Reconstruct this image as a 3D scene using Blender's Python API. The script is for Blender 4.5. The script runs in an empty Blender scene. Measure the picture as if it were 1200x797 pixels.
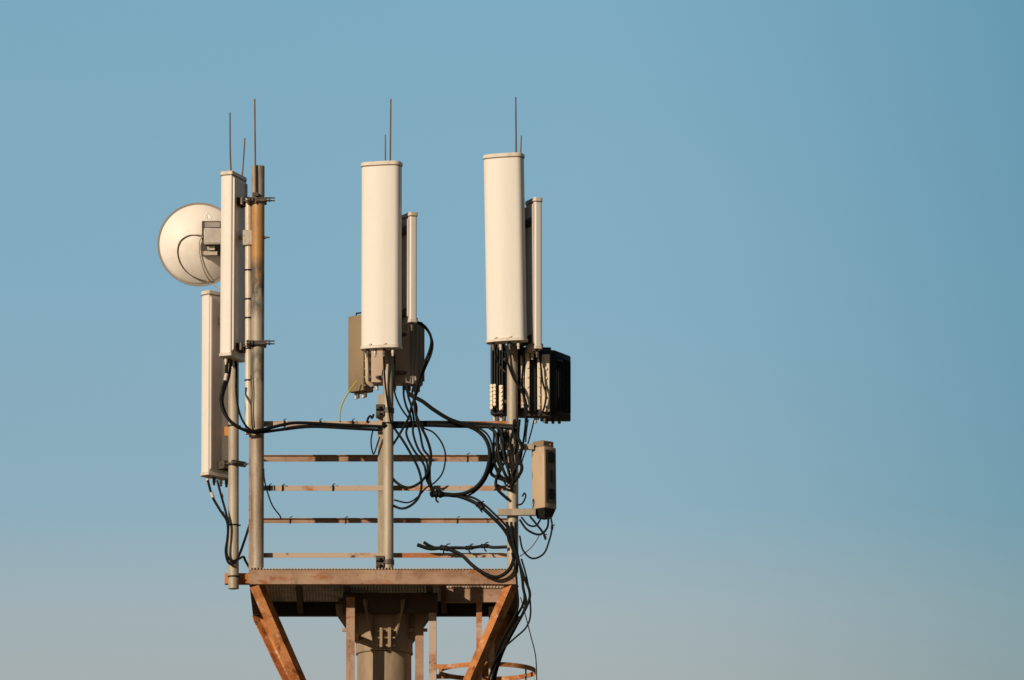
import bpy, bmesh, math, random
from mathutils import Vector, Matrix
random.seed(7)
R = math.radians
scene = bpy.context.scene
C = scene.collection

# ------------------------------------------------------------------ camera
CAM_Y, CAM_Z, PITCH, LENS = -110.0, 1.7, R(10.35), 500.0
FPX = LENS / 36.0 * 1200.0
cam_d = bpy.data.cameras.new('camera')
cam = bpy.data.objects.new('camera', cam_d)
C.objects.link(cam)
cam.location = (0, CAM_Y, CAM_Z)
cam.rotation_euler = (math.pi / 2 + PITCH, 0, 0)
cam_d.lens = LENS
cam_d.sensor_width = 36.0
cam_d.clip_start = 0.5
cam_d.clip_end = 20000
scene.camera = cam

# ------------------------------------------------------------------ sky and sun
SUN_AZ, SUN_EL = R(40), R(19)          # sun left of and behind the viewer
world = bpy.data.worlds.new('World')
scene.world = world
world.use_nodes = True
nt = world.node_tree
nt.nodes.clear()
out = nt.nodes.new('ShaderNodeOutputWorld')
bg = nt.nodes.new('ShaderNodeBackground')
bg.inputs['Strength'].default_value = 0.10
sky = nt.nodes.new('ShaderNodeTexSky')
sky.sky_type = 'NISHITA'
sky.sun_disc = False
sky.sun_elevation = SUN_EL
sky.sun_rotation = math.pi + SUN_AZ
sky.altitude = 0
sky.air_density = 1.0
sky.dust_density = 1.0
sky.ozone_density = 1.0
tc = nt.nodes.new('ShaderNodeTexCoord')
sep = nt.nodes.new('ShaderNodeSeparateXYZ')
nt.links.new(tc.outputs['Generated'], sep.inputs[0])
mr = nt.nodes.new('ShaderNodeMapRange')   # elevation of the ray: low band of hazy air, clearer above
mr.inputs['From Min'].default_value = math.sin(R(8.9))
mr.inputs['From Max'].default_value = math.sin(R(11.8))
nt.links.new(sep.outputs['Z'], mr.inputs['Value'])
ramp = nt.nodes.new('ShaderNodeValToRGB')
SKY_RAMP = [(0.0, (1.14, 0.88, 0.74)), (0.13, (1.06, 0.93, 0.83)), (0.27, (0.82, 0.91, 0.90)), (0.6, (0.765, 0.94, 0.96)), (1.0, (0.725, 0.97, 0.98))]
cr = ramp.color_ramp
cr.elements[0].position, cr.elements[0].color = SKY_RAMP[0][0], (*SKY_RAMP[0][1], 1)
cr.elements[1].position, cr.elements[1].color = SKY_RAMP[-1][0], (*SKY_RAMP[-1][1], 1)
for p_, c_ in SKY_RAMP[1:-1]:
    e_ = cr.elements.new(p_)
    e_.color = (*c_, 1)
nt.links.new(mr.outputs[0], ramp.inputs[0])
mul = nt.nodes.new('ShaderNodeMix')
mul.data_type = 'RGBA'
mul.blend_type = 'MULTIPLY'
mul.inputs[0].default_value = 1.0
nt.links.new(sky.outputs[0], mul.inputs[6])
nt.links.new(ramp.outputs[0], mul.inputs[7])
def shade(sock, a, b, v0, v1, col):
    m_ = nt.nodes.new('ShaderNodeMapRange')
    m_.interpolation_type = 'SMOOTHSTEP'
    m_.inputs['From Min'].default_value = a
    m_.inputs['From Max'].default_value = b
    m_.inputs['To Min'].default_value = v0
    m_.inputs['To Max'].default_value = v1
    nt.links.new(sock, m_.inputs['Value'])
    x_ = nt.nodes.new('ShaderNodeVectorMath')
    x_.operation = 'SCALE'
    nt.links.new(col, x_.inputs[0])
    nt.links.new(m_.outputs[0], x_.inputs['Scale'])
    return x_.outputs[0]
col_ = shade(sep.outputs['Z'], math.sin(R(13)), math.sin(R(45)), 1.0, 0.9, mul.outputs[2])     # deeper sky overhead
mx_ = nt.nodes.new('ShaderNodeMapRange')              # deeper blue away from the sun
mx_.interpolation_type = 'SMOOTHSTEP'
mx_.inputs['From Min'].default_value = 0.002
mx_.inputs['From Max'].default_value = 0.055
nt.links.new(sep.outputs['X'], mx_.inputs['Value'])
dk = nt.nodes.new('ShaderNodeMix')
dk.data_type = 'RGBA'
dk.blend_type = 'MULTIPLY'
mx2 = nt.nodes.new('ShaderNodeMapRange')
mx2.interpolation_type = 'SMOOTHSTEP'
mx2.inputs['From Min'].default_value = 0.40
mx2.inputs['From Max'].default_value = 0.06
nt.links.new(sep.outputs['X'], mx2.inputs['Value'])
mm_ = nt.nodes.new('ShaderNodeMath')
mm_.operation = 'MULTIPLY'
nt.links.new(mx_.outputs[0], mm_.inputs[0])
nt.links.new(mx2.outputs[0], mm_.inputs[1])
nt.links.new(mm_.outputs[0], dk.inputs[0])
nt.links.new(col_, dk.inputs[6])
dk.inputs[7].default_value = (0.50, 0.69, 0.73, 1)
col_ = dk.outputs[2]
col_ = shade(sep.outputs['Y'], 0.5, -0.4, 1.0, 0.27, col_)                                        # sky dimmed behind the viewer to cut fill light
nt.links.new(col_, bg.inputs['Color'])
nt.links.new(bg.outputs[0], out.inputs['Surface'])

sun_d = bpy.data.lights.new('sun', 'SUN')
sun_d.energy = 4.15
sun_d.angle = R(0.5)
sun_d.color = (1.0, 0.84, 0.645)
sun = bpy.data.objects.new('sun', sun_d)
C.objects.link(sun)
to_sun = Vector((-math.sin(SUN_AZ) * math.cos(SUN_EL), -math.cos(SUN_AZ) * math.cos(SUN_EL), math.sin(SUN_EL)))
sun.rotation_euler = to_sun.to_track_quat('Z', 'Y').to_euler()
sun.location = (-30, -30, 40)

vs = scene.view_settings
vs.view_transform = 'Standard'
vs.look = 'None'
vs.exposure = 0.0
vs.gamma = 1.0

# ------------------------------------------------------------------ helpers
FW = Vector((0, math.cos(PITCH), math.sin(PITCH)))
UPV = Vector((0, -math.sin(PITCH), math.cos(PITCH)))
CAMV = Vector((0, CAM_Y, CAM_Z))

def P(px, py, Y=0.0):
    """world point on the vertical plane y=Y that was measured at (px, py) in the 1200x797 survey photo"""
    d = FW + Vector((1, 0, 0)) * ((px - 600) / FPX) + UPV * ((398.5 - py) / FPX)
    t = (Y - CAM_Y) / d.y
    return CAMV + d * t

U = 1 / 149.3           # metres per survey pixel at the tower

def XZ(px, py, Y=0.0):
    p = P(px, py, Y)
    return p.x, p.z

class MB:
    def __init__(s):
        s.bm = bmesh.new()
    def box(s, c, size, rot=None, bev=0.0, seg=1):
        m = Matrix.Translation(Vector(c))
        if rot is not None:
            m = m @ rot.to_4x4()
        m = m @ Matrix.Diagonal((*size, 1))
        r = bmesh.ops.create_cube(s.bm, size=1.0, matrix=m)
        if bev > 0:
            es = list({e for v in r['verts'] for e in v.link_edges})
            bmesh.ops.bevel(s.bm, geom=es, offset=bev, segments=seg, affect='EDGES', profile=0.5)
        return s
    def bounds(s, a, b, bev=0.0, seg=1):
        a, b = Vector(a), Vector(b)
        return s.box((a + b) / 2, [abs(x) for x in (b - a)], bev=bev, seg=seg)
    def cyl(s, p0, p1, r0, r1=None, n=16, cap=True):
        p0, p1 = Vector(p0), Vector(p1)
        d = p1 - p0
        q = d.to_track_quat('Z', 'Y').to_matrix().to_4x4()
        bmesh.ops.create_cone(s.bm, cap_ends=cap, cap_tris=False, segments=n, radius1=r0, radius2=r0 if r1 is None else r1,
                              depth=d.length, matrix=Matrix.Translation((p0 + p1) / 2) @ q)
        return s
    def tube(s, pts, r, n=8, sub=6, smooth=True):
        pts = [Vector(p) for p in pts]
        if smooth and len(pts) > 2:
            q = []
            ext = [pts[0] * 2 - pts[1]] + pts + [pts[-1] * 2 - pts[-2]]
            for i in range(1, len(ext) - 2):
                a, b, c, d = ext[i - 1:i + 3]
                for k in range(sub):
                    t = k / sub
                    q.append(0.5 * ((2 * b) + (c - a) * t + (2 * a - 5 * b + 4 * c - d) * t * t + (3 * b - a - 3 * c + d) * t ** 3))
            q.append(pts[-1])
            pts = q
        rings = []
        up = Vector((0.31, 0.9, 0.2)).normalized()
        for i, p in enumerate(pts):
            t = (pts[min(i + 1, len(pts) - 1)] - pts[max(i - 1, 0)])
            if t.length < 1e-9:
                t = Vector((0, 0, 1))
            t.normalize()
            u = up - t * up.dot(t)
            if u.length < 1e-3:
                u = t.orthogonal()
            u.normalize()
            up = u
            w = t.cross(u)
            rr = r(i / (len(pts) - 1)) if callable(r) else r
            rings.append([s.bm.verts.new(p + (u * math.cos(2 * math.pi * k / n) + w * math.sin(2 * math.pi * k / n)) * rr) for k in range(n)])
        for a, b in zip(rings[:-1], rings[1:]):
            for k in range(n):
                s.bm.faces.new((a[k], a[(k + 1) % n], b[(k + 1) % n], b[k]))
        s.bm.faces.new(rings[0][::-1])
        s.bm.faces.new(rings[-1])
        return s
    def prism(s, prof, p0, p1, xdir, ydir=None, taper=1.0):
        """closed 2D profile swept from p0 to p1; xdir/ydir are the profile axes"""
        p0, p1 = Vector(p0), Vector(p1)
        xd = Vector(xdir).normalized()
        ax = (p1 - p0).normalized()
        if ydir is None:
            yd = ax.cross(xd).normalized()
        else:
            yd = Vector(ydir).normalized()
        A = [s.bm.verts.new(p0 + xd * x + yd * y) for x, y in prof]
        B = [s.bm.verts.new(p1 + xd * x * taper + yd * y * taper) for x, y in prof]
        n = len(prof)
        for k in range(n):
            s.bm.faces.new((A[k], A[(k + 1) % n], B[(k + 1) % n], B[k]))
        s.bm.faces.new(A[::-1])
        s.bm.faces.new(B)
        return s
    def lathe(s, prof, o, axis, n=48, closed=False):
        """profile of (radius, height) turned about axis through o"""
        o = Vector(o)
        a = Vector(axis).normalized()
        u = a.orthogonal().normalized()
        w = a.cross(u)
        rings = []
        for r, h in prof:
            if r < 1e-6:
                rings.append([s.bm.verts.new(o + a * h)])
            else:
                rings.append([s.bm.verts.new(o + a * h + (u * math.cos(2 * math.pi * k / n) + w * math.sin(2 * math.pi * k / n)) * r) for k in range(n)])
        pr = list(zip(rings[:-1], rings[1:]))
        if closed:
            pr.append((rings[-1], rings[0]))
        for A, B in pr:
            for k in range(n):
                q = [A[k % len(A)], A[(k + 1) % len(A)], B[(k + 1) % len(B)], B[k % len(B)]]
                q2 = []
                for v in q:
                    if v not in q2:
                        q2.append(v)
                if len(q2) > 2:
                    s.bm.faces.new(q2)
        return s
    def build(s, name, mat, parent=None, origin=None, smooth_angle=38):
        bm = s.bm
        bmesh.ops.recalc_face_normals(bm, faces=bm.faces[:])
        if parent is not None:
            off = Vector(parent['_world']) if '_world' in parent else Vector((0, 0, 0))
        elif origin is not None:
            off = Vector(origin)
        else:
            xs = [v.co for v in bm.verts]
            lo = Vector([min(c[i] for c in xs) for i in range(3)])
            hi = Vector([max(c[i] for c in xs) for i in range(3)])
            off = Vector(((lo.x + hi.x) / 2, (lo.y + hi.y) / 2, lo.z))
        bmesh.ops.translate(bm, vec=-off, verts=bm.verts[:])
        me = bpy.data.meshes.new(name)
        for f in bm.faces:
            f.smooth = True
        bm.to_mesh(me)
        bm.free()
        me.set_sharp_from_angle(angle=R(smooth_angle))
        me.materials.append(mat)
        o = bpy.data.objects.new(name, me)
        C.objects.link(o)
        if parent is not None:
            o.parent = parent
        else:
            o.location = off
        o['_world'] = tuple(off)
        return o

def thing(name, label, cat, loc, group=None):
    o = bpy.data.objects.new(name, None)
    o.empty_display_size = 0.1
    C.objects.link(o)
    o.location = loc
    o['_world'] = tuple(loc)
    tag(o, label, cat, group)
    return o

def tag(o, label, cat, group=None):
    o['label'] = label
    o['category'] = cat
    if group:
        o['group'] = group
    return o

def copy_tree(o, parent=None):
    c = o.copy()
    C.objects.link(c)
    if parent is not None:
        c.parent = parent
    for ch in list(o.children):
        copy_tree(ch, c)
    return c

# ------------------------------------------------------------------ materials
def mat(name, layers, rough=0.6, metal=0.0, bump=0.0, bump_scale=60, rough_var=0.1, stretch=(1, 1, 1), spec=0.5):
    """layers: first (colour); then (colour, noise scale, lo, hi, (sx,sy,sz)) mixed over in turn by noise patches"""
    m = bpy.data.materials.new(name)
    m.use_nodes = True
    n, l = m.node_tree.nodes, m.node_tree.links
    b = n['Principled BSDF']
    b.inputs['Metallic'].default_value = metal
    b.inputs['Specular IOR Level'].default_value = spec
    t = n.new('ShaderNodeTexCoord')
    col = None
    base = layers[0]
    rgb = n.new('ShaderNodeRGB')
    rgb.outputs[0].default_value = (*base, 1)
    col = rgb.outputs[0]
    for i, ly in enumerate(layers[1:]):
        c, sc, lo, hi, st = ly[:5]
        zr = ly[5] if len(ly) > 5 else None
        mp = n.new('ShaderNodeMapping')
        mp.inputs['Scale'].default_value = st
        mp.inputs['Location'].default_value = (i * 3.7, i * 1.3, i * 5.1)
        l.new(t.outputs['Object'], mp.inputs[0])
        nz = n.new('ShaderNodeTexNoise')
        nz.inputs['Scale'].default_value = sc
        nz.inputs['Detail'].default_value = 8
        nz.inputs['Roughness'].default_value = 0.65
        l.new(mp.outputs[0], nz.inputs['Vector'])
        r = n.new('ShaderNodeMapRange')
        r.inputs['From Min'].default_value = lo
        r.inputs['From Max'].default_value = hi
        l.new(nz.outputs['Fac'], r.inputs['Value'])
        mx = n.new('ShaderNodeMix')
        mx.data_type = 'RGBA'
        fac = r.outputs[0]
        if zr:                       # a stain that sits at one height
            sz = n.new('ShaderNodeSeparateXYZ')
            l.new(t.outputs['Object'], sz.inputs[0])
            for v0, v1 in ((zr[0] - zr[2], zr[0] + zr[2]), (zr[1] + zr[2], zr[1] - zr[2])):
                r2 = n.new('ShaderNodeMapRange')
                r2.inputs['From Min'].default_value = v0
                r2.inputs['From Max'].default_value = v1
                l.new(sz.outputs['Z'], r2.inputs['Value'])
                mm = n.new('ShaderNodeMath')
                mm.operation = 'MULTIPLY'
                l.new(fac, mm.inputs[0])
                l.new(r2.outputs[0], mm.inputs[1])
                fac = mm.outputs[0]
        l.new(fac, mx.inputs[0])
        l.new(col, mx.inputs[6])
        mx.inputs[7].default_value = (*c, 1)
        col = mx.outputs[2]
    l.new(col, b.inputs['Base Color'])
    nz = n.new('ShaderNodeTexNoise')
    nz.inputs['Scale'].default_value = bump_scale
    nz.inputs['Detail'].default_value = 6
    l.new(t.outputs['Object'], nz.inputs['Vector'])
    r = n.new('ShaderNodeMapRange')
    r.inputs['To Min'].default_value = max(0.03, rough - rough_var)
    r.inputs['To Max'].default_value = min(1, rough + rough_var)
    l.new(nz.outputs['Fac'], r.inputs['Value'])
    l.new(r.outputs[0], b.inputs['Roughness'])
    if bump > 0:
        bp = n.new('ShaderNodeBump')
        bp.inputs['Strength'].default_value = bump
        bp.inputs['Distance'].default_value = 0.003
        l.new(nz.outputs['Fac'], bp.inputs['Height'])
        l.new(bp.outputs[0], b.inputs['Normal'])
    return m

M = {}
M['radome'] = mat('radome_white', [(0.68, 0.64, 0.59), ((0.60, 0.545, 0.48), 2.2, 0.5, 0.95, (3, 3, 0.3)), ((0.50, 0.44, 0.37), 9, 0.64, 0.85, (1, 1, 0.5))], rough=0.5, spec=0.3)
M['cap'] = mat('cap_plastic', [(0.62, 0.56, 0.49), ((0.40, 0.31, 0.23), 14, 0.5, 0.8, (1, 1, 1))], rough=0.55, spec=0.3)
M['seam'] = mat('cap_seam', [(0.20, 0.14, 0.09)], rough=0.7, spec=0.2)
M['back'] = mat('back_aluminium', [(0.66, 0.58, 0.53), ((0.52, 0.45, 0.41), 3, 0.4, 0.8, (2, 2, 0.4))], rough=0.55, spec=0.3)
M['galv'] = mat('galvanised_pole', [(0.42, 0.36, 0.285), ((0.29, 0.235, 0.175), 6, 0.42, 0.7, (1.6, 1.6, 0.35)),
                                    ((0.18, 0.13, 0.09), 16, 0.6, 0.75, (1, 1, 0.35))], rough=0.55, metal=0.1, bump=0.25, bump_scale=90, spec=0.3)
M['galv_pale'] = mat('galvanised_pale', [(0.60, 0.52, 0.42), ((0.42, 0.34, 0.26), 10, 0.5, 0.75, (1, 1, 0.35))], rough=0.5, metal=0.1, bump=0.2, bump_scale=90, spec=0.3)
M['galv_stained'] = mat('stained_pole', [(0.36, 0.31, 0.25), ((0.40, 0.21, 0.075), 2.0, 0.30, 0.42, (1.2, 1.2, 0.35), (2.24, 2.92, 0.06)),
                                         ((0.085, 0.075, 0.065), 8, 0.40, 0.52, (1.2, 1.2, 0.5), (2.04, 2.44, 0.06)),
                                         ((0.12, 0.11, 0.085), 8, 0.40, 0.52, (1.2, 1.2, 0.5), (1.46, 1.74, 0.05)),
                                         ((0.25, 0.17, 0.11), 12, 0.50, 0.70, (1, 1, 0.35)), ((0.22, 0.155, 0.105), 5, 0.38, 0.60, (1.5, 1.5, 0.4), (0.25, 1.35, 0.15))], rough=0.55, metal=0.1, bump=0.3, bump_scale=90, spec=0.3)
M['steel'] = mat('weathered_steel', [(0.40, 0.265, 0.185), ((0.27, 0.15, 0.095), 7, 0.42, 0.66, (0.4, 1, 1)), ((0.17, 0.10, 0.06), 5, 0.56, 0.74, (3, 1, 0.5)),
                                     ((0.30, 0.10, 0.035), 13, 0.57, 0.68, (0.5, 1, 1)), ((0.10, 0.06, 0.04), 26, 0.62, 0.72, (1, 1, 0.5))], rough=0.75, bump=0.4, bump_scale=70, spec=0.2)
M['steel_shade'] = mat('steel_shade_tone', [(0.075, 0.055, 0.042), ((0.12, 0.06, 0.03), 8, 0.55, 0.7, (1, 1, 1))], rough=0.8, bump=0.3, bump_scale=70, spec=0.15)  # shade under the platform put into the steel colour
M['steel_rust'] = mat('rusty_rail_steel', [(0.47, 0.36, 0.285), ((0.38, 0.14, 0.05), 4, 0.52, 0.62, (0.6, 1, 1)),
                                           ((0.12, 0.045, 0.02), 15, 0.60, 0.70, (0.7, 1, 1))], rough=0.8, bump=0.4, bump_scale=70, spec=0.2)
M['rust'] = mat('heavy_rust', [(0.50, 0.215, 0.08), ((0.30, 0.10, 0.032), 7, 0.44, 0.60, (1, 1, 1)), ((0.54, 0.36, 0.27), 16, 0.58, 0.66, (1, 1, 1)),
                               ((0.12, 0.045, 0.02), 11, 0.58, 0.68, (1, 1, 1)), ((0.6, 0.30, 0.12), 40, 0.60, 0.72, (1, 1, 1))], rough=0.85, bump=0.5, bump_scale=70, spec=0.15)
M['column'] = mat('painted_column', [(0.34, 0.255, 0.175), ((0.22, 0.15, 0.095), 4, 0.42, 0.70, (1, 1, 0.3)), ((0.42, 0.31, 0.21), 7, 0.58, 0.72, (1.5, 1.5, 0.4)),
                                     ((0.17, 0.095, 0.05), 18, 0.62, 0.76, (1, 1, 0.35))], rough=0.65, bump=0.25, bump_scale=60, spec=0.25)
M['grating'] = mat('galvanised_grating', [(0.48, 0.40, 0.30), ((0.3, 0.2, 0.12), 8, 0.5, 0.7, (1, 1, 1))], rough=0.6, spec=0.3)
M['rod'] = mat('rod_copper_brown', [(0.15, 0.085, 0.055), ((0.24, 0.135, 0.08), 20, 0.5, 0.7, (1, 1, 0.3))], rough=0.6, metal=0.2)
M['hardware'] = mat('clamp_steel', [(0.085, 0.07, 0.058), ((0.26, 0.21, 0.16), 30, 0.55, 0.68, (1, 1, 1))], rough=0.55, metal=0.2, spec=0.3)
M['bright'] = mat('zinc_fitting', [(0.52, 0.46, 0.38), ((0.3, 0.24, 0.18), 40, 0.5, 0.7, (1, 1, 1))], rough=0.45, metal=0.1)
M['cable'] = mat('black_cable', [(0.009, 0.0095, 0.009), ((0.022, 0.02, 0.017), 25, 0.55, 0.75, (1, 1, 1))], rough=0.5, spec=0.12)
M['cable_grey'] = mat('grey_cable', [(0.10, 0.068, 0.043)], rough=0.6, spec=0.2)
M['cable_yellow'] = mat('yellow_cable', [(0.42, 0.32, 0.07)], rough=0.6)
M['cable_tan'] = mat('tan_cable', [(0.36, 0.25, 0.14)], rough=0.6)
M['tape'] = mat('white_tape', [(0.55, 0.5, 0.44)], rough=0.6)
M['rru_grey'] = mat('unit_grey', [(0.33, 0.29, 0.265), ((0.25, 0.215, 0.19), 6, 0.45, 0.75, (1, 1, 0.5))], rough=0.55, spec=0.3)
M['radio_pale'] = mat('radio_pale', [(0.50, 0.46, 0.42), ((0.4, 0.35, 0.31), 9, 0.45, 0.75, (1, 1, 0.5))], rough=0.55, spec=0.3)
M['rru_olive'] = mat('unit_olive', [(0.24, 0.175, 0.105), ((0.18, 0.13, 0.075), 6, 0.45, 0.75, (1, 1, 0.5))], rough=0.6, spec=0.3)
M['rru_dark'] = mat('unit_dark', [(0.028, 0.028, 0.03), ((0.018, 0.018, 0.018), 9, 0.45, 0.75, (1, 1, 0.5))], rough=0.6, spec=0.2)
M['rru_warm'] = mat('unit_warm_grey', [(0.50, 0.385, 0.305), ((0.42, 0.32, 0.25), 6, 0.45, 0.75, (1, 1, 0.5))], rough=0.55, spec=0.3)
M['rru_charcoal'] = mat('unit_charcoal', [(0.075, 0.07, 0.065), ((0.05, 0.046, 0.042), 9, 0.45, 0.75, (1, 1, 0.5))], rough=0.6, spec=0.2)
M['rru_cream'] = mat('unit_cream', [(0.62, 0.50, 0.36), ((0.42, 0.31, 0.21), 12, 0.5, 0.75, (1, 1, 0.5))], rough=0.5, spec=0.35)
M['rru_sunlit'] = mat('unit_sunlit_pale', [(0.78, 0.66, 0.50), ((0.45, 0.32, 0.21), 16, 0.55, 0.68, (1, 1, 0.6))], rough=0.45, spec=0.35)  # pale tone carries the sunlight on the ribs
M['rru_tan'] = mat('unit_tan', [(0.46, 0.34, 0.23), ((0.34, 0.24, 0.155), 10, 0.5, 0.75, (1, 1, 0.4))], rough=0.55, spec=0.3)
M['plate_brown'] = mat('plate_brown', [(0.13, 0.095, 0.065)], rough=0.6, spec=0.25)
M['black'] = mat('black_plastic', [(0.012, 0.012, 0.013)], rough=0.55, spec=0.2)
M['dish'] = mat('dish_paint', [(0.80, 0.74, 0.68), ((0.58, 0.51, 0.44), 3.0, 0.48, 0.85, (1, 1, 1)), ((0.45, 0.38, 0.31), 30, 0.66, 0.8, (1, 1, 1))], rough=0.5, bump=0.08, bump_scale=25, spec=0.35)
M['dish_rim'] = mat('dish_rim_grey', [(0.27, 0.24, 0.215)], rough=0.5)
M['orange'] = mat('orange_plastic', [(0.55, 0.22, 0.03)], rough=0.6)
M['emblem'] = mat('emblem_white', [(0.84, 0.82, 0.80)], rough=0.5)
M['ground'] = mat('ground_dry_grass', [(0.15, 0.12, 0.07), ((0.18, 0.14, 0.09), 0.03, 0.45, 0.65, (1, 1, 1)), ((0.12, 0.12, 0.06), 0.4, 0.5, 0.7, (1, 1, 1))], rough=0.95, spec=0.1)

# ------------------------------------------------------------------ ground
g = MB()
ring_prev = None
NG = 48
rad = [0, 30, 120, 500, 2000, 9000]
rings = []
for r_ in rad:
    if r_ == 0:
        rings.append([g.bm.verts.new((0, 0, 0))])
    else:
        rings.append([g.bm.verts.new((r_ * math.cos(2 * math.pi * k / NG), r_ * math.sin(2 * math.pi * k / NG), 0)) for k in range(NG)])
for k in range(NG):
    g.bm.faces.new((rings[0][0], rings[1][k], rings[1][(k + 1) % NG]))
for A, B in zip(rings[1:-1], rings[2:]):
    for k in range(NG):
        g.bm.faces.new((A[k], B[k], B[(k + 1) % NG], A[(k + 1) % NG]))
go = g.build('ground', M['ground'], origin=(0, 0, 0))
go['kind'] = 'structure'

# ------------------------------------------------------------------ platform geometry
DEPTH = 1.6
X0, ZT = XZ(292, 668, 0)            # left end, top of the front beam
X1, ZB = XZ(607, 684.5, 0)
XC = (X0 + X1) / 2
CY = DEPTH / 2                       # column axis

def px_x(px):
    return (px - 600) * U

# ---- tower mast
mast = thing('tower_mast', 'tan round steel mast column with collar and gusset plates carrying the platform', 'mast', (XC, CY, 0))
RC = 33 * U
_, ZCOL = XZ(450, 762, CY - RC)
b = MB()
b.lathe([(0, 0), (RC * 1.5, 0), (RC * 1.45, 0.5), (RC - 0.008, ZCOL - 0.004), (0, ZCOL - 0.004)], (XC, CY, 0), (0, 0, 1), n=48)
b.build('column', M['column'], mast, smooth_angle=30)
b = MB()
b.lathe([(0, ZCOL), (RC + 0.004, ZCOL), (RC + 0.006, ZCOL + 0.012), (RC + 0.002, ZCOL + 0.02), (RC + 0.002, ZB - 0.052), (0, ZB - 0.052)], (XC, CY, 0), (0, 0, 1), n=48)
b.build('collar', M['column'], mast, smooth_angle=30)
b = MB()
b.bounds((XC - 0.36, CY - 0.268, ZB - 0.05), (XC + 0.36, CY + 0.36, ZB - 0.0262), bev=0.003)
for sx in (-1, 1):
    for sy in (-0.7, 1):
        b.cyl((XC + sx * 0.31, CY + sy * 0.31, ZB - 0.075), (XC + sx * 0.31, CY + sy * 0.31, ZB - 0.0495), 0.02, n=6)
b.build('top_plate', M['steel_shade'], mast)
for k in range(8):
    a = k * math.pi / 4 + R(22.5)
    ex, ey = math.cos(a), math.sin(a)
    b = MB()
    r_in, r_out = RC - 0.0, RC + 0.19
    prof = [(r_in, -0.052), (r_out, -0.052), (r_out, -0.09), (r_in + 0.02, -0.33), (r_in, -0.33)]
    nrm = Vector((-ey, ex, 0)) * 0.006
    A = [b.bm.verts.new(Vector((XC + ex * r, CY + ey * r, ZB + z)) + nrm) for r, z in prof]
    B = [b.bm.verts.new(Vector((XC + ex * r, CY + ey * r, ZB + z)) - nrm) for r, z in prof]
    n_ = len(prof)
    for i in range(n_):
        b.bm.faces.new((A[i], A[(i + 1) % n_], B[(i + 1) % n_], B[i]))
    b.bm.faces.new(A[::-1])
    b.bm.faces.new(B)
    b.build('gusset', M['column'], mast)
for px0, px1 in ((445, 448.5), (454.5, 458.5)):
    xa, za = XZ(px0, 760, CY - RC)
    xb, zb = XZ(px1, 737, CY - RC)
    b = MB()
    b.bounds((xa, CY - RC - 0.07, za), (xb, CY - RC + 0.03, zb), bev=0.003)
    zc = (za + zb) / 2
    b.cyl((xa - 0.03, CY - RC - 0.045, zc), (xb + 0.03, CY - RC - 0.045, zc), 0.008, n=8)
    for zz in (za + 0.02, zb - 0.02):
        b.cyl((xa - 0.025, CY - RC - 0.03, zz), (xb + 0.025, CY - RC - 0.03, zz), 0.011, n=6)
    b.build('lug', M['column'], mast)
for px0, px1 in ((405.5, 415.5), (486, 496)):
    xa, xb = px_x(px0), px_x(px1)
    ya = 0.31 if px0 < 450 else CY - 0.13
    b = MB()
    t_ = 0.008
    w_ = xb - xa
    prof = [(0, 0), (w_, 0), (w_, 0.05), (w_ - t_, 0.05), (w_ - t_, t_), (t_, t_), (t_, 0.05), (0, 0.05)]
    b.prism(prof, (xa, ya, 0.4), (xa, ya, ZB - 0.052), (1, 0, 0), (0, 1, 0))
    _, zc = XZ(450, 738, ya)
    sgn = -1 if px0 < 450 else 1
    for q in range(5):
        z_ = zc - q * 1.5
        xs = xa if sgn < 0 else xb
        b.bounds((min(xs, xs + sgn * 0.03), ya + 0.005, z_ - 0.012), (max(xs, xs + sgn * 0.03), ya + 0.03, z_ + 0.012))
        xs2 = xb if sgn < 0 else xa
        xe = XC + sgn * (RC - 0.03)
        if sgn < 0:
            b.bounds((xb - 0.03, ya + 0.052, z_ - 0.015), (xb + 0.03, CY - 0.02, z_ + 0.015))
            b.bounds((xb - 0.03, ya + 0.012, z_ - 0.014), (xb - 0.009, ya + 0.06, z_ + 0.014))
        else:
            b.bounds((min(xs2, xe), ya + 0.012, z_ - 0.015), (max(xs2, xe), ya + 0.04, z_ + 0.015))
    b.build('support_strut', M['steel'], mast)

# ---- platform
plat = thing('platform', 'square work platform of weathered tan steel beams and expanded metal floor with rusty braces', 'platform', (XC, CY, ZB))
H = ZT - ZB
def channel(w, h, t):      # web in the x=0 plane, flanges towards +x
    return [(0, 0), (w, 0), (w, t), (t, t), (t, h - t), (w, h - t), (w, h), (0, h)]
b = MB(); b.prism(channel(0.06, H, 0.008), (X0, 0, ZB), (X1, 0, ZB), (0, 1, 0), (0, 0, 1)); b.build('front_beam', M['steel'], plat)
b = MB(); b.prism(channel(0.06, H, 0.008), (X0, DEPTH, ZB), (X1, DEPTH, ZB), (0, -1, 0), (0, 0, 1)); b.build('rear_beam', M['steel_shade'], plat)
for xs, sg in ((X0 + 0.001, 1), (X1 - 0.001, -1)):
    b = MB(); b.prism(channel(0.06, H - 0.02, 0.008), (xs, 0.062, ZB + 0.01), (xs, DEPTH - 0.062, ZB + 0.01), (sg, 0, 0), (0, 0, 1)); b.build('side_beam', M['steel_shade'], plat)
for px in (346, 403, 500, 516, 592):
    b = MB()
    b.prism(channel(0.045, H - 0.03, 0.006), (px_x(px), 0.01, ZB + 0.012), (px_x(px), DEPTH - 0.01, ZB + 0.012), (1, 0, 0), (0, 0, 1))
    b.build('joist', M['steel_shade'], plat)
for yy in (CY - 0.3, CY + 0.3):
    b = MB()
    b.bounds((px_x(401), yy - 0.03, ZB - 0.15 if yy < CY else ZB - 0.025), (px_x(513), yy + 0.03, ZB + 0.008))
    b.build('cross_beam', M['steel_shade'], plat)
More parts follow.
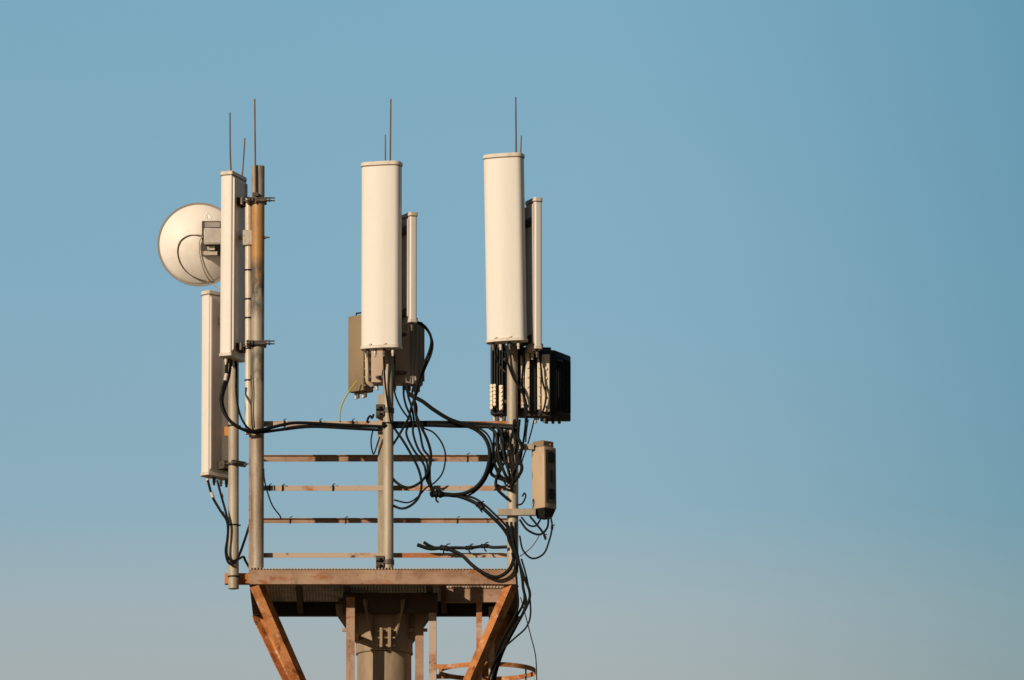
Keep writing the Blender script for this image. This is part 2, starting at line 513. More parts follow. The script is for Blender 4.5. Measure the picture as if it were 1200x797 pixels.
# expanded metal floor: two crossing sets of thin strands, with the ladder hatch left open
b = MB()
hx0, hx1, hy0, hy1 = px_x(519), px_x(590), 0.30, 0.87
zt0 = ZT + 0.002
x = X0 + 0.012
while x < X1 - 0.01:
    if hx0 < x < hx1:
        b.bounds((x - 0.0035, -0.004, zt0), (x + 0.0035, hy0, zt0 + 0.016))
        b.bounds((x - 0.0035, hy1, zt0), (x + 0.0035, DEPTH, zt0 + 0.016))
    else:
        b.bounds((x - 0.0035, -0.004, zt0), (x + 0.0035, DEPTH, zt0 + 0.016))
    x += 0.0245
y = 0.02
while y < DEPTH:
    zc0, zc1 = zt0 + 0.003, zt0 + 0.011
    if hy0 < y < hy1:
        b.bounds((X0 + 0.003, y - 0.003, zc0), (hx0, y + 0.003, zc1))
        b.bounds((hx1, y - 0.003, zc0), (X1 - 0.003, y + 0.003, zc1))
    else:
        b.bounds((X0 + 0.003, y - 0.003, zc0), (X1 - 0.003, y + 0.003, zc1))
    y += 0.032
b.build('floor_grating', M['grating'], plat)
b = MB()
b.prism(channel(0.05, H - 0.004, 0.007), (px_x(520), 0.885, ZB + 0.002), (px_x(591), 0.885, ZB + 0.002), (0, 1, 0), (0, 0, 1))
b.build('hatch_beam', M['steel'], plat)
b = MB()
b.bounds((px_x(520), 0.02, ZT - 0.012), (px_x(591), 0.30, ZT - 0.002))
b.build('hatch_sill', M['steel_shade'], plat)
# braces from the four corners in to the mast
def angle_iron(a, t):
    return [(0, 0), (a, 0), (a, t), (t, t), (t, a), (0, a)]
for (pxa, pya, Ya, sx) in ((303, 685, 0.012, 1), (599.5, 685, 0.012, -1), (303, 722, DEPTH - 0.07, 1), (599.5, 722, DEPTH - 0.07, -1)):
    top = P(pxa, pya, Ya)
    top.z = ZB - 0.004
    foot = Vector((XC - sx * RC * 0.9, CY + (-0.15 if Ya < CY else 0.15), top.z - (abs(XC - sx * RC * 0.9 - top.x)) / 0.455))
    b = MB()
    ax = (foot - top).normalized()
    fy = 1 if Ya < CY else -1
    xd = Vector((0, 0, 1)).cross(ax)
    xd = Vector((0, 1, 0))
    side = ax.cross(Vector((0, 1, 0))).normalized()
    if side.x < 0:
        side = -side
    ydir = (Vector((0, 1, 0)) - ax * ax.y).normalized()
    if Ya < CY:      # ridge of the angle towards the viewer, one leg facing left, one facing right
        xl, xr = (ydir * 0.45 - side * 0.893), (ydir * 0.893 + side * 0.45)
    else:            # turned round: its hollow faces the viewer
        xl, xr = (-ydir * 0.72 - side * 0.69), (-ydir * 0.72 + side * 0.69)
        top = top + Vector((0, 0.04, 0))
    aL, aR, t_ = (0.078 if sx > 0 else 0.062), 0.11, 0.008
    prof3 = [Vector((0, 0, 0)), xr * aR, xr * aR + xl * t_, xr * t_ + xl * t_, xl * aL + xr * t_, xl * aL]
    prof = [(p_.dot(side), p_.dot(ydir)) for p_ in prof3]
    b.prism(prof, top, foot, side, ydir)
    b.build('brace', M['rust'], plat)
LY = 0.38
xa, za = XZ(263, 683, LY)
xb, zb = XZ(292, 670.5, LY)
b = MB()
b.bounds((xa, LY + 0.042, za), (X0 - 0.001, LY + 0.11, zb), bev=0.004)
b.build('outrigger_arm', M['rust'], plat)

# ---- guard rail
gr = thing('guard_rail', 'rusty angle iron guard rail round the platform edge with horizontal bars', 'railing', (XC, CY, ZT))
RY = 0.125
def hbar(name, px0, px1, y0, y1, Y, m, lip=0.03):
    xa, zb_ = XZ(px0, y1, Y)
    xb, zt_ = XZ(px1, y0, Y)
    b = MB()
    t = 0.005
    h = zt_ - zb_
    # angle: vertical face to the viewer, top leg running back
    b.prism([(0, 0), (0, h), (lip, h), (lip, h - t), (t, h - t), (t, 0)], (xa, Y, zb_), (xb, Y, zb_), (0, 1, 0), (0, 0, 1))
    return b.build(name, m, gr)
hbar('top_bar', 297, 603, 493.5, 500, RY, M['steel_rust'])
hbar('bar', 297, 603, 569, 575, RY, M['steel_rust'])
hbar('bar', 297, 603, 648, 653.5, RY, M['steel_rust'])
RB = DEPTH - 0.09
def hbar_rear(name, y0, y1, m):
    # rear rails carry their top leg forwards, so it shades the face
    xa, zb_ = XZ(296, y1, RB)
    xb, zt_ = XZ(604, y0, RB)
    b = MB()
    t = 0.005
    h = zt_ - zb_
    b.prism([(0, 0), (0, h), (-0.022, h), (-0.022, h - t), (-t, h - t), (-t, 0)], (xa, RB, zb_), (xb, RB, zb_), (0, 1, 0), (0, 0, 1))
    return b.build(name, m, gr), zt_
_, z1 = hbar_rear('top_bar', 533.5, 541, M['steel'])
_, z2 = hbar_rear('bar', 607.5, 613, M['steel'])
_, z3 = hbar_rear('bar', 685, 690.5, M['steel'])
for xs, sg in ((px_x(292), 1), (px_x(606), -1)):
    for i, z_ in enumerate((z1, z2, z3)):
        b = MB()
        b.prism([(0, 0), (0, -0.042), (sg * 0.005, -0.042), (sg * 0.005, -0.005), (sg * 0.03, -0.005), (sg * 0.03, 0)], (xs, RY + 0.04, z_), (xs, RB - 0.03, z_), (1, 0, 0), (0, 0, 1))
        b.build('top_bar' if i == 0 else 'bar', M['steel_rust'], gr)
_, ztop_f = XZ(300, 493, RY)
_, ztop_m = XZ(446, 462, RY)
for px, Y, zt_, sg, fy in ((291.3, RY + 0.007, ztop_f, 1, 1), (607.5, RY + 0.007, ztop_f, -1, 1), (442.5, RY + 0.007, ztop_m, 1, 1),
                       (292.5, RB - 0.007 + 0.02, z1, 1, -1), (607, RB + 0.013, z1, -1, -1), (456, RB + 0.013, z1, -1, -1)):
    b = MB()
    a_ = 0.05
    t = 0.006
    b.prism([(0, 0), (sg * a_, 0), (sg * a_, fy * t), (sg * t, fy * t), (sg * t, fy * a_), (0, fy * a_)], (px_x(px), Y, ZT + 0.001), (px_x(px), Y, zt_), (1, 0, 0), (0, 1, 0))
    b.build('post', M['galv'] if px == 442.5 else M['steel'], gr)

for px, y0, y1 in ((316, 568, 576), (331, 568.5, 576), (390, 568, 576), (340, 606.5, 614), (405, 606.5, 614), (536, 606.5, 614), (333, 492, 501), (375, 492, 501), (413, 492, 501), (548, 532, 542)):
    Y_ = RB if y0 > 600 or 520 < y0 < 550 else RY
    a, c = P(px - 0.8, y1, Y_), P(px + 0.8, y0, Y_)
    b = MB()
    b.bounds((a.x, Y_ - 0.012, a.z), (c.x, Y_ - 0.001, c.z), bev=0.002)
    b.tube([(c.x, Y_ - 0.008, c.z), (c.x + 0.005, Y_ - 0.02, c.z + 0.003), (c.x + 0.012, Y_ - 0.03, c.z + 0.002)], 0.0035, n=6)
    b.build('wire_tie', M['black'], gr)

# ---- ladder with safety cage
lad = thing('ladder', 'rusty caged access ladder hanging under the platform beside the mast', 'ladder', (px_x(506), CY, 0))
LX0, LX1 = px_x(502.5), px_x(511)
for yy in (0.48, 0.98):
    b = MB()
    b.bounds((LX0, yy, 0.05), (LX1, yy + 0.012, ZB + 0.0))
    b.build('side_rail', M['steel_rust'], lad)
rung0 = None
for k in range(60):
    z_ = ZB - 0.35 - 0.3 * k
    if z_ < 0.3:
        break
    if rung0 is None:
        b = MB()
        b.cyl(((LX0 + LX1) / 2, 0.492, z_), ((LX0 + LX1) / 2, 0.98, z_), 0.011, n=8)
        rung0 = b.build('rung', M['steel_rust'], lad)
    else:
        c = rung0.copy()
        C.objects.link(c)
        c.parent = lad
        c.location = rung0.location + Vector((0, 0, -0.3 * k))
HCX = px_x(571); HR = 57 * U; HCY = 0.736
_, zh = XZ(571, 787, HCY)
b = MB()
hp = []
for k in range(0, 49):
    a = math.pi - math.pi * 2 * k / 48
    hp.append((HCX + HR * math.cos(a), HCY + HR * math.sin(a)))
ht = 0.018
inner = []
for k in range(len(hp) - 1):
    a0 = math.pi - math.pi * 2 * k / 48
    a1 = math.pi - math.pi * 2 * (k + 1) / 48
    v = []
    for a in (a0, a1):
        for rr in (HR, HR - 0.007):
            for zz in (zh - ht, zh + ht):
                v.append(b.bm.verts.new((HCX + rr * math.cos(a), HCY + rr * math.sin(a), zz)))
    o0, O0, i0, I0, o1, O1, i1, I1 = v
    for f in ((o0, o1, O1, O0), (i0, I0, I1, i1), (O0, O1, I1, I0), (o0, i0, i1, o1)):
        b.bm.faces.new(f)
bmesh.ops.remove_doubles(b.bm, verts=b.bm.verts[:], dist=1e-5)
hoop = b.build('cage_hoop', M['rust'], lad)
for k in range(1, 4):
    c = hoop.copy()
    C.objects.link(c)
    c.parent = lad
    c.location = hoop.location + Vector((0, 0, -0.9 * k))
for ang, up in ((-100, ZB), (-35, zh + 0.02), (0, zh + 0.02), (35, zh + 0.02), (85, ZB)):
    a = R(ang)
    e = Vector((math.cos(a), math.sin(a), 0))
    tdir = Vector((-e.y, e.x, 0))
    c0 = Vector((HCX, HCY, 0)) + e * (HR - 0.012)
    b = MB()
    w_ = 0.022 if up == ZB else 0.008
    b.prism([(-w_, -0.003), (w_, -0.003), (w_, 0.003), (-w_, 0.003)], c0 + Vector((0, 0, zh - 2.9)), c0 + Vector((0, 0, up)), tdir, e)
    b.build('cage_bar', M['steel_rust'], lad)
# stays from the ladder rail to the hoop
for yy in (0.485, 0.985):
    b = MB()
    b.bounds((LX1 + 0.0005, yy - 0.003, zh - 0.018), (HCX - math.sqrt(max(0, HR ** 2 - (yy - HCY) ** 2)) + 0.01, yy + 0.003, zh + 0.018))
    b.build('stay', M['rust'], lad)

# ------------------------------------------------------------------ poles
PY = 0.06            # front row of poles
def pole(px, r_px, ytop, ybot, Y, m, label, name='mounting_pole', clamps=(), px_top=None, group='steel mounting poles'):
    p0 = P(px, ybot, Y)
    p1 = P(px_top if px_top is not None else px, ytop, Y)
    t = thing(name, label, 'pole', p0, group)
    r = r_px * U
    b = MB()
    ax = (p1 - p0).normalized()
    b.lathe([(0, 0), (r, 0), (r, (p1 - p0).length), (r * 0.86, (p1 - p0).length), (r * 0.86, (p1 - p0).length - 0.08), (0, (p1 - p0).length - 0.08)], p0, ax, n=24)
    b.build('tube', m, t, smooth_angle=30)
    for (py, kind) in clamps:
        f = (py - ybot) / (ytop - ybot)
        c = p0.lerp(p1, f)
        b = MB()
        if kind == 'saddle':       # two strapped saddles with long bolts out to the right
            b.box(c + Vector((0, -r - 0.012, 0)), (2.6 * r, 0.02, 0.035), bev=0.003)
            b.box(c + Vector((0, r + 0.012, 0)), (2.6 * r, 0.02, 0.035), bev=0.003)
            b.lathe([(r, -0.014), (r + 0.012, -0.014), (r + 0.012, 0.014), (r, 0.014)], c, (0, 0, 1), n=20, closed=True)
            for dz in (-0.01, 0.012):
                b.cyl(c + Vector((-0.09, -r - 0.02, dz)), c + Vector((0.135, -r - 0.02, dz)), 0.0055, n=8)
            for dx in (-0.075, -0.05, 0.06, 0.085):
                b.cyl(c + Vector((dx, -r - 0.02, 0.0)), c + Vector((dx + 0.014, -r - 0.02, 0.0)), 0.02, n=6)
            b.box(c + Vector((-0.075, 0, 0)), (0.02, 2.4 * r, 0.05), bev=0.003)
            b.build('clamp', M['hardware'], t)
        elif kind == 'ublock':
            b.lathe([(r, -0.02), (r + 0.006, -0.02), (r + 0.006, 0.02), (r, 0.02)], c, (0, 0, 1), n=20, closed=True)
            b.bounds(c + Vector((-r - 0.055, -r - 0.004, -0.045)), c + Vector((-r + 0.01, r + 0.05, -0.008)), bev=0.003)
            b.bounds(c + Vector((-r - 0.055, -r - 0.004, 0.008)), c + Vector((-r + 0.01, r + 0.05, 0.045)), bev=0.003)
            b.cyl(c + Vector((-r - 0.03, -r - 0.03, -0.026)), c + Vector((-r - 0.03, r, -0.026)), 0.012, n=6)
            b.cyl(c + Vector((-r - 0.03, -r - 0.03, 0.026)), c + Vector((-r - 0.03, r, 0.026)), 0.012, n=6)
            b.build('clamp', M['hardware'], t)
        elif kind == 'band':
            b.lathe([(r, -0.006), (r + 0.004, -0.006), (r + 0.004, 0.006), (r, 0.006)], c, (0, 0, 1), n=20, closed=True)
            b.box(c + Vector((r + 0.006, -0.004, 0)), (0.02, 0.012, 0.01))
            b.build('band', M['black'], t)
        elif kind == 'bolt':
            b.cyl(c + Vector((r - 0.005, -0.01, 0)), c + Vector((r + 0.04, -0.01, 0)), 0.006, n=8)
            b.cyl(c + Vector((r, -0.01, 0)), c + Vector((r + 0.012, -0.01, 0)), 0.013, n=6)
            b.build('bolt', M['hardware'], t)
    return t

pole(301.4, 7.7, 195, 666.5, PY, M['galv_stained'], 'tall thick steel pole with ochre and dark stains rising from the platform corner', clamps=((236, 'saddle'), (404, 'saddle'), (279, 'bolt')), px_top=302.5)
TY = PY + 0.045
pole(291.3, 4.3, 233, 509, TY, M['galv_pale'], 'thin pale steel pipe clamped to the left of the stained pole', clamps=((317, 'band'), (351, 'band'), (373, 'band'), (446, 'band')))
pole(273.7, 6.2, 208, 690, LY, M['galv'], 'steel pole outside the platform on a rusty stub arm, carrying the lower left panel antenna', clamps=((616, 'band'), (676, 'band'), (500, 'band')))
pole(455, 6.2, 205, 666.5, PY, M['galv'], 'plain grey steel pole at the middle of the front guard rail', clamps=((482, 'ublock'), (659, 'ublock'), (497, 'band')))
pole(600.6, 6.4, 196, 666.5, PY, M['galv'], 'steel pole at the platform corner wrapped in black cables', clamps=((560, 'band'), (512, 'ublock')))

# ------------------------------------------------------------------ lightning rods
def rod(pts, Y, r_px, label, clamp=None):
    p0 = P(*pts[0], Y)
    t = thing('lightning_rod', label, 'lightning rod', p0, 'lightning rods')
    b = MB()
    b.tube([P(*q, Y) for q in pts], lambda f: r_px * U * (1 - 0.25 * f), n=8)
    b.build('rod', M['rod'], t)
    if clamp:
        c = P(*clamp, Y)
        b = MB()
        b.box(c, (0.05, 0.03, 0.03), bev=0.003)
        b.build('holder', M['hardware'], t)
rod([(271.5, 214), (269.8, 180), (269.5, 132)], LY, 1.15, 'thin straight lightning rod above the upper left panel antenna')
rod([(280.6, 258), (283.2, 218), (287, 162)], LY, 1.1, 'leaning lightning rod just right of the upper left panel antenna', clamp=(281.5, 246))
rod([(299.6, 238), (299.2, 195), (298.4, 116)], PY - 0.068, 1.25, 'tallest lightning rod, strapped to the top of the stained pole', clamp=(299.4, 228))
rod([(451.7, 210), (451.6, 185), (451.5, 158)], PY, 0.9, 'short lightning rod above the middle panel antenna')
rod([(457.2, 210), (457.4, 180), (458, 116)], PY, 1.15, 'tall lightning rod above the middle panel antenna')
rod([(605, 214), (604.8, 175), (604.3, 114)], PY - 0.02, 1.25, 'tall lightning rod above the rightmost front panel antenna')
rod([(607.8, 228), (609.5, 195), (611, 159)], PY, 1.0, 'short lightning rod above the right edge of the rightmost front panel antenna', clamp=(608.3, 219))

# ------------------------------------------------------------------ panel antennas
PW, PD = 0.313, 0.118
def rrect(w, d, rf, rb, n=6, bulge=0.0):
    d0 = d
    pts = []
    for cx, cy, r, a0 in ((w / 2 - rf, -d / 2 + rf, rf, -90), (w / 2 - rb, d / 2 - rb, rb, 0), (-w / 2 + rb, d / 2 - rb, rb, 90), (-w / 2 + rf, -d / 2 + rf, rf, 180)):
        for k in range(n + 1):
            a = R(a0 + 90 * k / n)
            pts.append((cx + r * math.cos(a), cy + r * math.sin(a)))
    if bulge:        # gently rounded front
        m_ = w / 2 - rf
        ext = [(-m_ + 2 * m_ * k / 12, -d / 2) for k in range(1, 12)]
        pts = ext + pts
        pts = [(x, y + bulge * (abs(x) / (w / 2)) ** 2) if y < -d / 2 + rf + 1e-6 and y < 0 else (x, y) for x, y in pts]
    return pts

def panel(px, ytop, ybot, Y, az, gap, label, roll=0.0, tilt=0.0, group='panel antennas', PW=0.313, PD=0.118, side=0.0):
    yc = Y - gap * math.cos(R(az)) + side * math.sin(R(-az))
    base = P(px, ybot, Y)
    base.z = P(px, ybot, yc).z
    h = P(px, ytop, yc).z - base.z
    root = thing('panel_antenna', label, 'panel antenna', base, group)
    root['_world'] = (0, 0, 0)
    z0 = Vector((side, -gap, 0))
    big = PW > 0.25
    prof = rrect(PW, PD, 0.036 if big else 0.014, 0.012, bulge=0.02 if big else 0.004)
    b = MB()
    b.prism(prof, z0 + Vector((0, 0, 0.024)), z0 + Vector((0, 0, h - 0.028)), (1, 0, 0), (0, 1, 0))
    b.build('radome', M['radome'], root, smooth_angle=30)
    cap = rrect(PW + 0.012, PD + 0.012, 0.04 if big else 0.018, 0.014, bulge=0.02 if big else 0.004)
    b = MB()
    b.prism(cap, z0 + Vector((0, 0, h - 0.0285)), z0 + Vector((0, 0, h - 0.006)), (1, 0, 0), (0, 1, 0))
    b.prism(cap, z0 + Vector((0, 0, h - 0.006)), z0 + Vector((0, 0, h)), (1, 0, 0), (0, 1, 0), taper=0.97)
    tcp = b.build('top_cap', M['cap'], root, smooth_angle=30)
    b = MB()
    b.prism(rrect(PW + 0.004, PD + 0.004, 0.037 if big else 0.015, 0.012, bulge=0.02 if big else 0.004), z0 + Vector((0, 0, h - 0.0365)), z0 + Vector((0, 0, h - 0.0287)), (1, 0, 0), (0, 1, 0))
    b.build('seam', M['seam'], root, smooth_angle=30)
    b = MB()
    b.prism(cap, z0 + Vector((0, 0, 0.0)), z0 + Vector((0, 0, 0.0245)), (1, 0, 0), (0, 1, 0))
    for sx in (-0.07, 0.05):
        b.box(z0 + Vector((sx, -PD / 2 - 0.006, 0.03)), (0.02, 0.008, 0.012))
    b.build('bottom_cap', M['cap'], root, smooth_angle=30)
    yb = -gap + PD / 2
    b = MB()
    b.bounds((side - PW / 2 + 0.014, yb + 0.0005, 0.04), (side + PW / 2 - 0.014, yb + 0.006, h - 0.045))
    for sx in (-1, 1):
        b.bounds((side + sx * (PW / 2 - 0.022) - 0.008, yb + 0.0058, 0.05), (side + sx * (PW / 2 - 0.022) + 0.008, yb + 0.016, h - 0.055))
    b.build('back_plate', M['back'], root)
    for zc in (0.085, h * 0.845):
        b = MB()
        b.bounds((min(-0.06, side - 0.06), yb + 0.0065, zc - 0.035), (0.06, yb + 0.0165, zc + 0.035), bev=0.002)
        ye = min(-0.048, -0.048)
        if ye - yb > 0.03:
            for sx in (-1, 1):
                b.bounds((sx * 0.05 - 0.004, yb + 0.0155, zc - 0.03), (sx * 0.05 + 0.004, ye, zc + 0.03))
        b.bounds((-0.075, ye - 0.004, zc - 0.03), (0.075, ye + 0.018, zc + 0.03), bev=0.003)
        b.bounds((-0.075, 0.048, zc - 0.022), (0.075, 0.064, zc + 0.022), bev=0.003)
        for sx in (-0.063, 0.063):
            b.cyl((sx, ye - 0.03, zc), (sx, 0.10, zc), 0.006, n=8)
            b.cyl((sx, 0.064, zc), (sx, 0.078, zc), 0.013, n=6)
        b.build('bracket', M['hardware'], root)
    for k, sx in enumerate((-0.105, -0.045, 0.03, 0.1) if big else (side - 0.05, side + 0.05)):
        b = MB()
        b.cyl((sx, -gap - 0.005, -0.04), (sx, -gap - 0.005, 0.002), 0.0135, n=10)
        b.cyl((sx, -gap - 0.005, -0.062), (sx, -gap - 0.005, -0.038), 0.010, n=10)
        b.build('connector', M['bright'] if k % 2 else M['hardware'], root)
    root.rotation_euler = (tilt, roll, -R(az))
    return root

panel(455, 190.5, 409, PY, 15, 0.22, 'white panel antenna facing forward on the middle pole')
panel(600.6, 181, 401, PY, 15, 0.19, 'white panel antenna facing forward on the right corner pole, highest of the panels', roll=R(-1.0))
panel(291.3, 204.5, 421, TY, 110, 0.147, 'narrow-looking white panel antenna seen edge on, in front of the dish', roll=R(-0.4))
panel(273.7, 344, 560, LY, 135, 0.185, 'lower white panel antenna turned away, showing its grey back below the dish')
panel(455, 251, 380, PY, 248, 0.11, 'slim short panel antenna mostly hidden behind the middle white panel', PW=0.2, PD=0.062, side=-0.17)
panel(600.6, 234, 411, PY, 248, 0.135, 'slim panel antenna mostly hidden behind the right corner white panel', PW=0.2, PD=0.062, side=-0.12)

# ------------------------------------------------------------------ dish
DY = 0.52
dc = P(233.5, 286.5, DY)
ax = Vector((0.02, -0.98, -0.13)).normalized()      # the dish's back points to the viewer
RD = 49.5 * U
dish = thing('dish_antenna', 'round white microwave dish seen from behind with a small grey radio box', 'dish antenna', dc)
b = MB()
prof = []
DEPTHD = 0.145
for k in range(0, 15):
    r = RD * 0.97 * k / 14
    prof.append((r, DEPTHD * (1 - (k / 14) ** 2)))
prof2 = [(r, h - 0.006) for r, h in prof[::-1]]
b.lathe(prof + prof2, dc, ax, n=72)
refl = b.build('reflector', M['dish'], dish, smooth_angle=50)
b = MB()
b.lathe([(RD * 0.955, -0.022), (RD, -0.022), (RD, 0.008), (RD * 0.955, 0.008)], dc, ax, n=72, closed=True)
b.build('rim', M['dish_rim'], refl)
# small raised chevron mark on the back of the dish
def on_dish(px, py, off=0.0):
    """point on the back surface of the dish"""
    q = P(px, py, DY)
    ray = (q - CAMV).normalized()
    lo, hi = -0.6, 0.3
    best = None
    for i in range(200):
        s_ = lo + (hi - lo) * i / 199
        p = q + ray * s_
        rel = p - dc
        h = rel.dot(ax)
        r = (rel - ax * h).length
        if r < RD and h <= DEPTHD * (1 - (r / (RD * 0.97)) ** 2) + off:
            best = p
            break
    return best if best is not None else q
b = MB()
for pts in ([(240, 256), (243, 249.5), (247.5, 256.5)], [(242, 256), (243.5, 253), (245.5, 256.2)]):
    b.tube([on_dish(*p, 0.003) for p in pts], 0.0045, n=6, smooth=False)
b.build('emblem', M['emblem'], refl)
hub = dc + ax * (DEPTHD - 0.01)
def dframe(px, py, out_):
    """point at survey pixel (px,py) on the plane out_ metres behind the dish hub"""
    q = P(px, py, DY)
    ray = (q - CAMV).normalized()
    pl = hub + ax * out_
    s_ = (pl - q).dot(ax) / ray.dot(ax)
    return q + ray * s_
q3 = Matrix((ax.cross(Vector((0, 0, 1))).normalized(), -ax, Vector((0, 0, 1)))).transposed()
q3 = ax.to_track_quat('-Y', 'Z').to_matrix()
def dbox(mb, pa, pb, o0, o1, bev=0.004):
    a, c = dframe(*pa, (o0 + o1) / 2), dframe(*pb, (o0 + o1) / 2)
    w, h = abs((c - a).x), abs((c - a).z)
    mb.box((a + c) / 2, (w, abs(o1 - o0), h), rot=q3, bev=bev)
b = MB(); dbox(b, (236.5, 259), (262, 300), -0.02, 0.035); b.build('mount_plate', M['hardware'], dish)
b = MB(); dbox(b, (239, 267.5), (262, 287), 0.036, 0.15, 0.008)
dbox(b, (242, 270), (258, 284.5), 0.149, 0.153, 0.002)
b.build('radio_box', M['radio_pale'], dish)
b = MB(); dbox(b, (238.5, 294.5), (255, 299.5), 0.034, 0.085, 0.004); dbox(b, (243, 288.3), (252, 293.8), 0.034, 0.1, 0.004); b.build('lower_bracket', M['bright'], dish)
b = MB(); dbox(b, (240, 260.5), (258, 266.8), 0.034, 0.10, 0.003); b.build('upper_bracket', M['rru_grey'], dish)
b = MB()
a_ = dframe(252, 278, -0.01)
e_ = P(291.3, 278, TY)
b.tube([a_, a_.lerp(e_, 0.5), e_ + Vector((-0.03, 0, 0))], 0.022, n=12, smooth=False)
b.bounds(e_ + Vector((-0.045, -0.045, -0.07)), e_ + Vector((0.028, -0.03, 0.05)), bev=0.004)
b.bounds(e_ + Vector((-0.045, 0.03, -0.07)), e_ + Vector((0.028, 0.045, 0.05)), bev=0.004)
b.build('mount_arm', M['bright'], dish)

# ------------------------------------------------------------------ radio units
def unit(pxl, pxr, ytop, ybot, Y, yaw, d, m_body, m_fin, label, nfin=7, name='radio_unit', fin_side=-1, handle=True, nconn=4, taper=0.0, ribs=(), mount=None):
    """box radio: width measured as seen, yaw turns its front (-Y) to the right for positive values"""
    base = P((pxl + pxr) / 2, ybot, Y)
    top = P((pxl + pxr) / 2, ytop, Y)
    wv = (pxr - pxl) * U
    w = (wv - d * abs(math.sin(yaw))) / math.cos(yaw)
    h = (top - base).length
    root = thing(name, label, 'radio unit', base, 'remote radio units on the poles')
    root['_world'] = (0, 0, 0)
    b = MB()
    b.box((0, 0, h / 2), (w, d, h), bev=0.008, seg=2)
    b.build('body', m_body, root)
    b = MB()
    for k in range(nfin):
        x_ = -w / 2 + 0.02 + (w - 0.04) * k / (nfin - 1)
        b.bounds((x_ - 0.003, -d / 2 - 0.028, 0.03), (x_ + 0.003, -d / 2 + 0.001, h - 0.03))
    if nfin == 0:                # smooth front, ribs on its back and right edge
        for k in range(9):
            z_ = 0.04 + (h - 0.08) * k / 8
            b.bounds((w / 2 + 0.0005, -d / 2 + 0.005, z_ - 0.005), (w / 2 + 0.016, d / 2 - 0.01, z_ + 0.005))
    b.build('heat_sink', m_fin, root)
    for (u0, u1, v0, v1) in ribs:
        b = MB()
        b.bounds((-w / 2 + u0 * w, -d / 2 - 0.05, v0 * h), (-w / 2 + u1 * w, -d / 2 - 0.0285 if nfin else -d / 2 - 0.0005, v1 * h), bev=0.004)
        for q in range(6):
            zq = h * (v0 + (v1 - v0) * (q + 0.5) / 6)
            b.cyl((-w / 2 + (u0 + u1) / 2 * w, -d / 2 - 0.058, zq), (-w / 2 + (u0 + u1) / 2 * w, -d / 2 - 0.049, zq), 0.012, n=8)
        b.build('sunlit_rib', M['rru_sunlit'], root)  # raised strips, coloured pale to read as sunlit
    if handle:
        b = MB()
        b.tube([(-w * 0.3, 0, h - 0.002), (-w * 0.3, 0, h + 0.03), (w * 0.3, 0, h + 0.03), (w * 0.3, 0, h - 0.002)], 0.007, n=8, smooth=False)
        b.build('handle', M['black'], root)
    for k in range(nconn):
        x_ = -w * 0.35 + w * 0.7 * k / max(1, nconn - 1)
        b = MB()
        b.cyl((x_, 0.01 * (-1) ** k, -0.045), (x_, 0.01 * (-1) ** k, 0.002), 0.013, n=10)
        b.build('connector', M['bright'] if k % 2 == 0 else M['hardware'], root)
    root.rotation_euler = (0, 0, yaw)
    if mount is not None:      # arm to its pole, in the unit's own frame
        bpy.context.view_layer.update()
        inv = root.matrix_world.inverted()
        for f in (0.2, 0.8):
            b = MB()
            a = Vector((0, 0, h * f))
            e = inv @ P(mount[0], ytop + (ybot - ytop) * (1 - f), mount[1])
            b.tube([a, e], 0.016, n=6, smooth=False)
            b.build('mounting_arm', M['hardware'], root)
    return root

unit(407.5, 438, 371, 460, PY + 0.22, R(-38), 0.13, M['rru_olive'], M['rru_olive'], 'olive grey radio unit sticking out left behind the middle panel antenna', nfin=0, mount=(455, PY))
unit(434, 481, 374, 450.5, PY + 0.17, R(4), 0.16, M['rru_warm'], M['rru_grey'], 'warm grey radio box directly behind the middle pole, below the white panel', nfin=0, mount=(455, PY))
unit(474, 496, 377, 452, PY + 0.16, R(50), 0.09, M['rru_grey'], M['rru_grey'], 'finned grey radio unit in shade on the right side of the middle pole', nfin=6, mount=(455, PY))
unit(574.5, 596, 405, 487, PY + 0.19, R(-12), 0.12, M['rru_dark'], M['rru_dark'], 'black radio unit left of the right corner pole with pale strips painted as sunlight at its lower end', nfin=5, ribs=((0.08, 0.24, 0.05, 0.42), (0.29, 0.44, 0.10, 0.42), (0.66, 0.92, 0.04, 0.40)), mount=(600.6, PY))  # panel shadow edge put into colour: dark fins, pale strips below
unit(598, 646, 408, 489, PY + 0.125, R(4), 0.11, M['rru_charcoal'], M['rru_dark'], 'radio unit with tall cream sunlit ribs on its front behind the right corner pole', nfin=6, ribs=((0.22, 0.31, 0.1, 0.86), (0.335, 0.45, 0.06, 0.9), (0.645, 0.72, 0.08, 0.9), (0.755, 0.95, 0.05, 0.88)), mount=(600.6, PY))
# big black hooded unit at the right
base = P(648, 489, PY + 0.16)
root = thing('radio_unit', 'large black hooded radio cabinet sticking out right of the corner pole', 'radio unit', base, 'remote radio units on the poles')
pa = [(619, 408), (643, 411), (668.5, 419), (668.5, 488), (643, 489.5), (619, 489)]
b = MB()
f0, f1 = PY + 0.10, PY + 0.30
